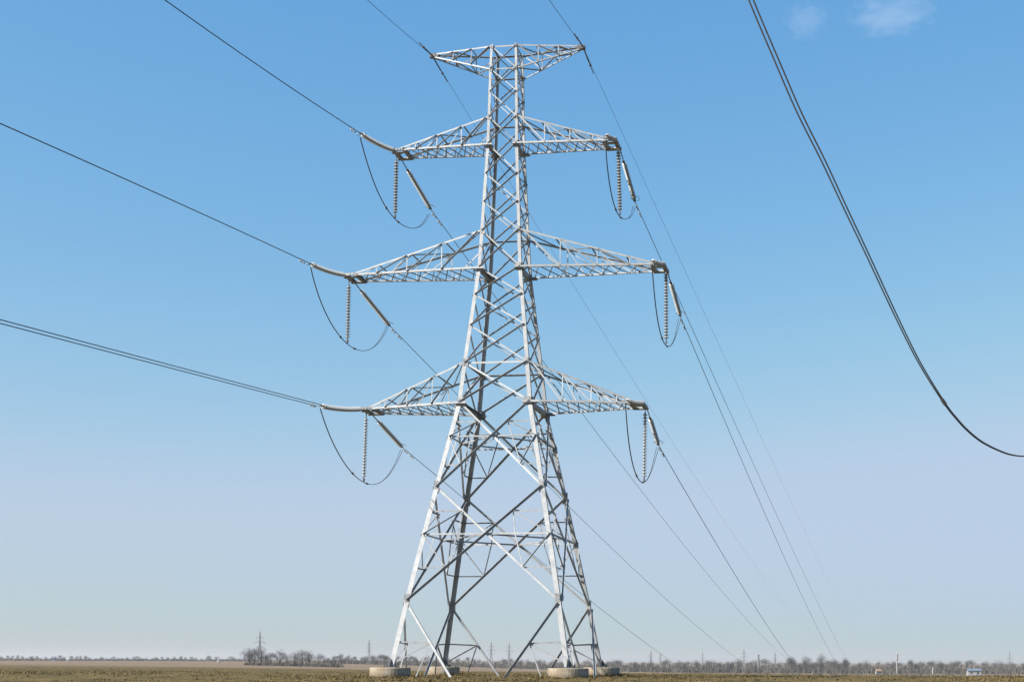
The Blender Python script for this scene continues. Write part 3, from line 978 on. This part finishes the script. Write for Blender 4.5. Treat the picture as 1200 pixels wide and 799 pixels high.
KINDS = []
for i, (sp, dn) in enumerate(((.75, 1.2), (.95, 1.2), (.50, 1.1), (.80, .8), (1.0, 1.3), (.38, 1.2))):
    KINDS.append(bare_tree(20 + i, 10.0, sp, dn))
TRUNKS = [t.mesh('trunk', M_BARK) for t, c in KINDS]
CROWNS = [c.mesh('crown', M_TWIG) for t, c in KINDS]
WHOLE = []
for t, c in KINDS:
    m_ = MB(); m_.v = t.v + c.v; m_.f = t.f + [[i + len(t.v) for i in f] for f in c.f]
    WHOLE.append(m_.mesh('bare_tree', M_TWIG))

# the clump behind the far pylon at the left, one by one
CLUMP = [(293, 20, 0, 'wide grey bare tree at the left end of the clump by the far pylon'), (299, 17, 3, 'grey bare tree close behind the left end of the clump by the far pylon'),
         (307, 21, 1, 'tall bare tree standing behind the far pylon at the left'), (318, 15, 4, 'low rounded bare tree just right of the far pylon'),
         (329, 19, 3, 'airy bare tree with a domed top, first past the gap right of the far pylon'), (346, 17, 0, 'dense dark bare tree in the middle of the row right of the far pylon'),
         (355, 19, 2, 'slim upright bare tree, tallest in the row right of the far pylon'), (363, 18, 5, 'narrow bare tree next to the tallest of the row'),
         (374, 15, 1, 'broad bare tree at the right end of the row by the far pylon'), (337, 12, 1, 'small bare tree filling the dip of the row by the far pylon'), (312, 13, 0, 'small bare tree at the foot of the far pylon, half hidden')]
for px, hp, kd, lab in CLUMP:
    D = 640 + rnd.uniform(-15, 15)
    p = at(px, D)
    h = hp * D / CAM_F * 1.1
    t = thing('bare_tree', lab, 'tree', p, (0, 0, rnd.uniform(0, 6.28)), 'bare trees by the far pylon')
    t.scale = (h / 10 * 1.25, h / 10 * 1.25, h / 10)
    link('trunk', TRUNKS[kd], t); link('crown', CROWNS[kd], t)


def row(px0, px1, n, d0, d1, h0, h1, label, group):
    for i in range(n):
        px = px0 + (px1 - px0) * (i + rnd.uniform(.1, .9)) / n
        D = rnd.uniform(d0, d1)
        h = rnd.uniform(h0, h1)
        o = link('bare_tree', WHOLE[rnd.randrange(6)])
        o.location = at(px, D); o.rotation_euler = (0, 0, rnd.uniform(0, 6.28))
        w = rnd.uniform(.9, 1.5)
        o.scale = (h / 10 * w, h / 10 * w, h / 10)
        tag(o, label, 'tree', group)


row(-60, 290, 62, 1450, 1800, 3.5, 7.0, 'tiny grey bare tree in the thin far treeline at the left horizon', 'bare trees of the left treeline')
row(385, 700, 70, 950, 1250, 4.5, 8.5, 'grey bare tree in the treeline seen between and beside the tower legs', 'bare trees of the middle treeline')
row(700, 1000, 80, 900, 1250, 4.5, 10.5, 'grey bare tree in the dense treeline right of the tower', 'bare trees of the right treeline')
row(1000, 1290, 70, 950, 1280, 4.5, 10.5, 'grey bare tree in the dense treeline at the right horizon', 'bare trees of the far right treeline')
ROWT = [(928, 18, 4, 'taller airy bare tree above the treeline where the power lines come down'), (943, 19, 1, 'tallest spreading bare tree above the treeline right of the power lines'),
        (963, 21, 2, 'slim tall bare tree with a pointed top above the right treeline'), (990, 17, 5, 'pointed bare tree above the treeline beside the outermost power line'), (1101, 15, 0, 'pale round bare tree above the treeline left of the white house')]
for px, hp, kd, lab in ROWT:
    D = 900
    p = at(px, D); h = hp * D / CAM_F * 1.15
    t = thing('bare_tree', lab, 'tree', p, (0, 0, rnd.uniform(0, 6.28)), 'taller trees of the right treeline')
    t.scale = (h / 10 * .9, h / 10 * .9, h / 10)
    link('trunk', TRUNKS[kd], t); link('crown', CROWNS[kd], t)


def brush():
    """Low grey brush along the foot of the treelines: one mass nobody could count."""
    mb = MB()
    def belt(px0, px1, n, d0, d1, h0, h1):
        for i in range(n):
            px = rnd.uniform(px0, px1); D = rnd.uniform(d0, d1)
            p = at(px, D)
            h = rnd.uniform(h0, h1)
            for _ in range(9):
                a = rnd.uniform(0, 6.28); l = rnd.uniform(.2, 1.0) * h
                b = p + V((rnd.uniform(-1, 1) * h, rnd.uniform(-1, 1) * h, -.2))
                e = V((math.cos(a) * l * .6, math.sin(a) * l * .6, h * rnd.uniform(.6, 1.15)))
                w = V((-math.sin(a), math.cos(a), 0)) * h * rnd.uniform(.05, .14)
                mb.tri(b - w, b + w, b + e * .7 + w * .8, b + e)
    belt(-80, 300, 900, 1400, 1800, 1.6, 3.4)
    belt(290, 400, 160, 620, 680, 1.2, 2.2)
    belt(380, 720, 900, 930, 1150, 1.6, 3.4)
    belt(700, 1300, 1900, 860, 1150, 1.8, 4.0)
    belt(800, 1300, 420, 640, 820, .8, 2.0)
    o = mb.build('undergrowth', M_SCRUB)
    tag(o, 'low grey brush along the foot of the far treeline', 'undergrowth', None, 'stuff')


brush()


def pylon_proto():
    root = thing('distant_pylon', 'x', 'pylon', (0, 0, 0))
    H = 25.0
    W = lambda z: 1.7 - 1.35 * min(1, z / 17) if z < 17 else .35 - .20 * (z - 17) / 8
    for sx in (-1, 1):
        for sy in (-1, 1):
            mb = MB()
            zz = [-1.0, 17, 25]
            mb.tube([V((sx * W(max(z, 0)), sy * W(max(z, 0)), z)) for z in zz], .14, 4)
            mb.build('leg', M_GREYST, root)
    mb = MB()
    zs = [0, 3.4, 6.4, 9, 11.2, 13.2, 15, 17, 18.6, 20.2, 21.8, 23.4, 25]
    for a, b in zip(zs, zs[1:]):
        wa, wb_ = W(a), W(b)
        for k in range(4):
            c0 = ((-1, -1), (1, -1), (1, 1), (-1, 1))[k]; c1 = ((1, -1), (1, 1), (-1, 1), (-1, -1))[k]
            mb.tube([V((c0[0] * wa, c0[1] * wa, a)), V((c1[0] * wb_, c1[1] * wb_, b))], .07, 3)
            mb.tube([V((c1[0] * wa, c1[1] * wa, a)), V((c0[0] * wb_, c0[1] * wb_, b))], .07, 3)
    mb.build('lattice', M_GREYST, root)
    for z, l in ((13.6, 2.6), (17.2, 3.9), (20.8, 2.6)):
        mb = MB()
        for sy in (-1, 1):
            mb.tube([V((-l, 0, z)), V((0, sy * W(z), z - .1)), V((l, 0, z))], .08, 4)
            mb.tube([V((-l, 0, z)), V((0, sy * W(z), z + 1.1)), V((l, 0, z))], .07, 4)
        a = mb.build('crossarm', M_GREYST, root)
        for s in (-1, 1):
            m2 = MB(); m2.tube([V((s * l, 0, z)), V((s * l, 0, z - 1.5))], .10, 5); m2.build('insulator', M_GREYST, a)
    mb = MB(); mb.tube([V((0, 0, 24.5)), V((0, 0, 27.5))], .07, 4); mb.build('mast', M_GREYST, root)
    return root


def copy_tree(o, parent=None):
    c = o.copy()
    C.objects.link(c)
    c.parent = parent
    for ch in kids(o):
        copy_tree(ch, c)
    return c


PYL = [(305, 41, 660, 'tall grey pylon rising from the clump of bare trees at the left horizon'),
       (433, 31, 900, 'small grey pylon just left of the tower, behind its front left footing'),
       (576, 33, 900, 'left one of the two small pylons seen between the tower legs'),
       (597, 32, 915, 'right one of the two small pylons seen between the tower legs'),
       (763, 26, 1000, 'first small pylon right of the tower, above the treeline'),
       (774, 20, 1300, 'faint pylon half hidden in the treeline next to the first one right of the tower'),
       (823.5, 22, 1250, 'thin faint pylon alone above the treeline right of the tower'),
       (872, 31, 820, 'dark pylon in front of the treeline where a power line passes'),
       (908.5, 24, 1050, 'broad pylon among dark trees left of the converging power lines'),
       (1183, 26, 950, 'pylon at the far right end of the horizon')]
proto = pylon_proto()
for i, (px, hp, D, lab) in enumerate(PYL):
    o = proto if i == 0 else copy_tree(proto)
    p = at(px, D)
    o.location = p
    h = hp * D / CAM_F
    o.scale = (h / 27.5,) * 3
    o.rotation_euler = (0, 0, rnd.uniform(-.5, .3))
    tag(o, lab, 'pylon', 'small pylons along the horizon')


def house(px, D, w, dp, h, rh, wall, roof, label, rz=0.2):
    p = at(px, D)
    root = thing('house', label, 'house', p, (0, 0, rz))
    mb = MB(); mb.abox((-w / 2, -dp / 2, -.5), (w / 2, dp / 2, h)); mb.build('wall', wall, root)
    mb = MB()
    for s in (-1, 1):
        mb.tri(V((-w / 2 - .4, s * (dp / 2 + .4), h - .1)), V((w / 2 + .4, s * (dp / 2 + .4), h - .1)), V((w / 2 + .4, 0, h + rh)), V((-w / 2 - .4, 0, h + rh)))
        mb.tri(V((-w / 2 - .4, s * (dp / 2 + .4), h + .1)), V((w / 2 + .4, s * (dp / 2 + .4), h + .1)), V((w / 2 + .4, 0, h + rh + .2)), V((-w / 2 - .4, 0, h + rh + .2)))
    for s in (-1, 1):
        mb.tri(V((s * w / 2, -dp / 2, h)), V((s * w / 2, dp / 2, h)), V((s * w / 2, 0, h + rh)))
    mb.build('roof', roof, root)
    nwin = max(2, int(w / 3))
    for i in range(nwin):
        x = -w / 2 + (i + .5) * w / nwin
        mb = MB(); mb.abox((x - .5, -dp / 2 - .04, h * .38), (x + .5, -dp / 2 + .05, h * .78)); mb.build('window', M_PANE, root)
    return root


house(1141, 760, 7.0, 5.0, 2.6, 1.2, M_WHITE, M_BLUE, 'white house with a blue grey roof in front of the right treeline', .1)
house(1029, 800, 2.8, 2.4, 2.0, 1.2, M_WHITE, M_TILE, 'tiny white hut with an orange roof in front of the treeline', .3)
house(64, 1450, 3.4, 3.4, 2.6, 1.4, M_BLUE, M_BLUE, 'small dark blue shed left of the white dome on the left horizon', .2)

p = at(82, 1350)
root = thing('white_dome', 'small white domed tent on the left horizon', 'dome', p)
mb = MB(); mb.lathe([(2.3, -.6), (2.3, .7), (2.1, 1.5), (1.5, 2.2), (.8, 2.6), (.1, 2.75)], 20); mb.build('shell', M_WHITE, root, True)
mb = MB(); mb.abox((-.5, -2.36, 0), (.5, -2.2, 1.3)); mb.build('door', M_PANE, root)

p = at(1051, 880)
root = thing('white_mast', 'white slender mast with a thicker top above the right treeline', 'mast', p)
mb = MB(); mb.tube([V((0, 0, -.6)), V((0, 0, 8.5))], .42, 10, .34); mb.build('shaft', M_WHITE, root)
mb = MB(); mb.lathe([(.34, 8.2), (.72, 8.6), (.72, 12.2), (.5, 12.6), (.1, 12.7)], 14); mb.build('head', M_WHITE, root)

p = at(1093, 840)
mb = MB(); mb.lathe([(.48, -.5), (.48, 2.6), (.30, 3.4), (.16, 4.2), (.04, 4.4)], 12); o = mb.build('white_silo', M_WHITE); o.location = p
tag(o, 'tiny white pointed silo left of the white house', 'silo')

p = at(889, 1000)
mb = MB(); mb.lathe([(.75, -.5), (.62, 11.2), (.72, 11.3), (.70, 12.2), (.45, 12.25)], 14); o = mb.build('chimney_stack', M_GREYST); o.location = p
tag(o, 'grey chimney stack rising from the treeline right of the dark pylon', 'chimney')

p = at(257, 900)
root = thing('white_tent', 'tiny white pointed tent in the thin treeline left of the tree clump', 'tent', p)
mb = MB(); mb.lathe([(.95, -.3), (.95, .6), (.12, 1.9)], 10); mb.build('canvas', M_WHITE, root)
mb = MB(); mb.tube([V((0, 0, 1.7)), V((0, 0, 2.3))], .06, 6); mb.build('pole', M_WOOD, root)

p = at(1090.5, 150)
mb = MB(); mb.tube([V((0, 0, -.2)), V((.03, 0, .22))], .055, 6, .045); o = mb.build('wooden_stake', M_WOOD); o.location = p
tag(o, 'short dark stake sticking out of the field at the right', 'stake')

# two faint wisps of cloud high up at the right
for px, py, wpx, hpx, lab in ((945, 27, 44, 34, 'faint small cloud patch at the top right, left of the larger one'), (1048, 26, 86, 32, 'faint wide cloud patch at the top right of the sky')):
    D = 4200
    az = CAM_YAW + math.atan((px - 600 - CAM_PP[0]) / CAM_F)
    el = (399.5 + CAM_PP[1] - py + CAM_F * math.tan(CAM_PITCH)) / CAM_F
    el = math.atan(((399.5 + CAM_PP[1]) - py) / CAM_F) + CAM_PITCH
    c = V((CAM_LOC.x + D * math.sin(az), CAM_LOC.y + D * math.cos(az), D * math.tan(el)))
    R_ = D / math.cos(el) / CAM_F
    mb = MB(); mb.lathe([(.05, 1), (.5, .87), (.87, .5), (1, 0), (.87, -.5), (.5, -.87), (.05, -1)], 20)
    mc = bpy.data.materials.new('cloud_vapour'); mc.use_nodes = True
    nt = mc.node_tree; nt.nodes.clear()
    o_ = nt.nodes.new('ShaderNodeOutputMaterial'); v_ = nt.nodes.new('ShaderNodeVolumePrincipled')
    v_.inputs['Color'].default_value = (1, 1, 1, 1); v_.inputs['Anisotropy'].default_value = 0.0
    tc = nt.nodes.new('ShaderNodeTexCoord')
    ln = nt.nodes.new('ShaderNodeVectorMath'); ln.operation = 'LENGTH'; nt.links.new(tc.outputs['Object'], ln.inputs[0])
    ma = nt.nodes.new('ShaderNodeMath'); ma.operation = 'SUBTRACT'
    nz = noise(nt, 2.2, 6, 0.62)
    nt.links.new(nz, ma.inputs[0]); 
    m2 = nt.nodes.new('ShaderNodeMath'); m2.operation = 'MULTIPLY'; nt.links.new(ln.outputs['Value'], m2.inputs[0]); m2.inputs[1].default_value = 0.42
    nt.links.new(m2.outputs[0], ma.inputs[1])
    mr = nt.nodes.new('ShaderNodeMapRange'); mr.inputs['From Min'].default_value, mr.inputs['From Max'].default_value = 0.13, 0.25
    mr.inputs['To Max'].default_value = 0.0008
    nt.links.new(ma.outputs[0], mr.inputs['Value']); nt.links.new(mr.outputs[0], v_.inputs['Density'])
    nt.links.new(v_.outputs[0], o_.inputs['Volume'])
    o = mb.build('cloud', mc); o.location = c; o.scale = (wpx * R_ * .62, wpx * R_ * .5, hpx * R_ * .66); o.rotation_euler = (0, 0, -az)
    tag(o, lab, 'cloud')
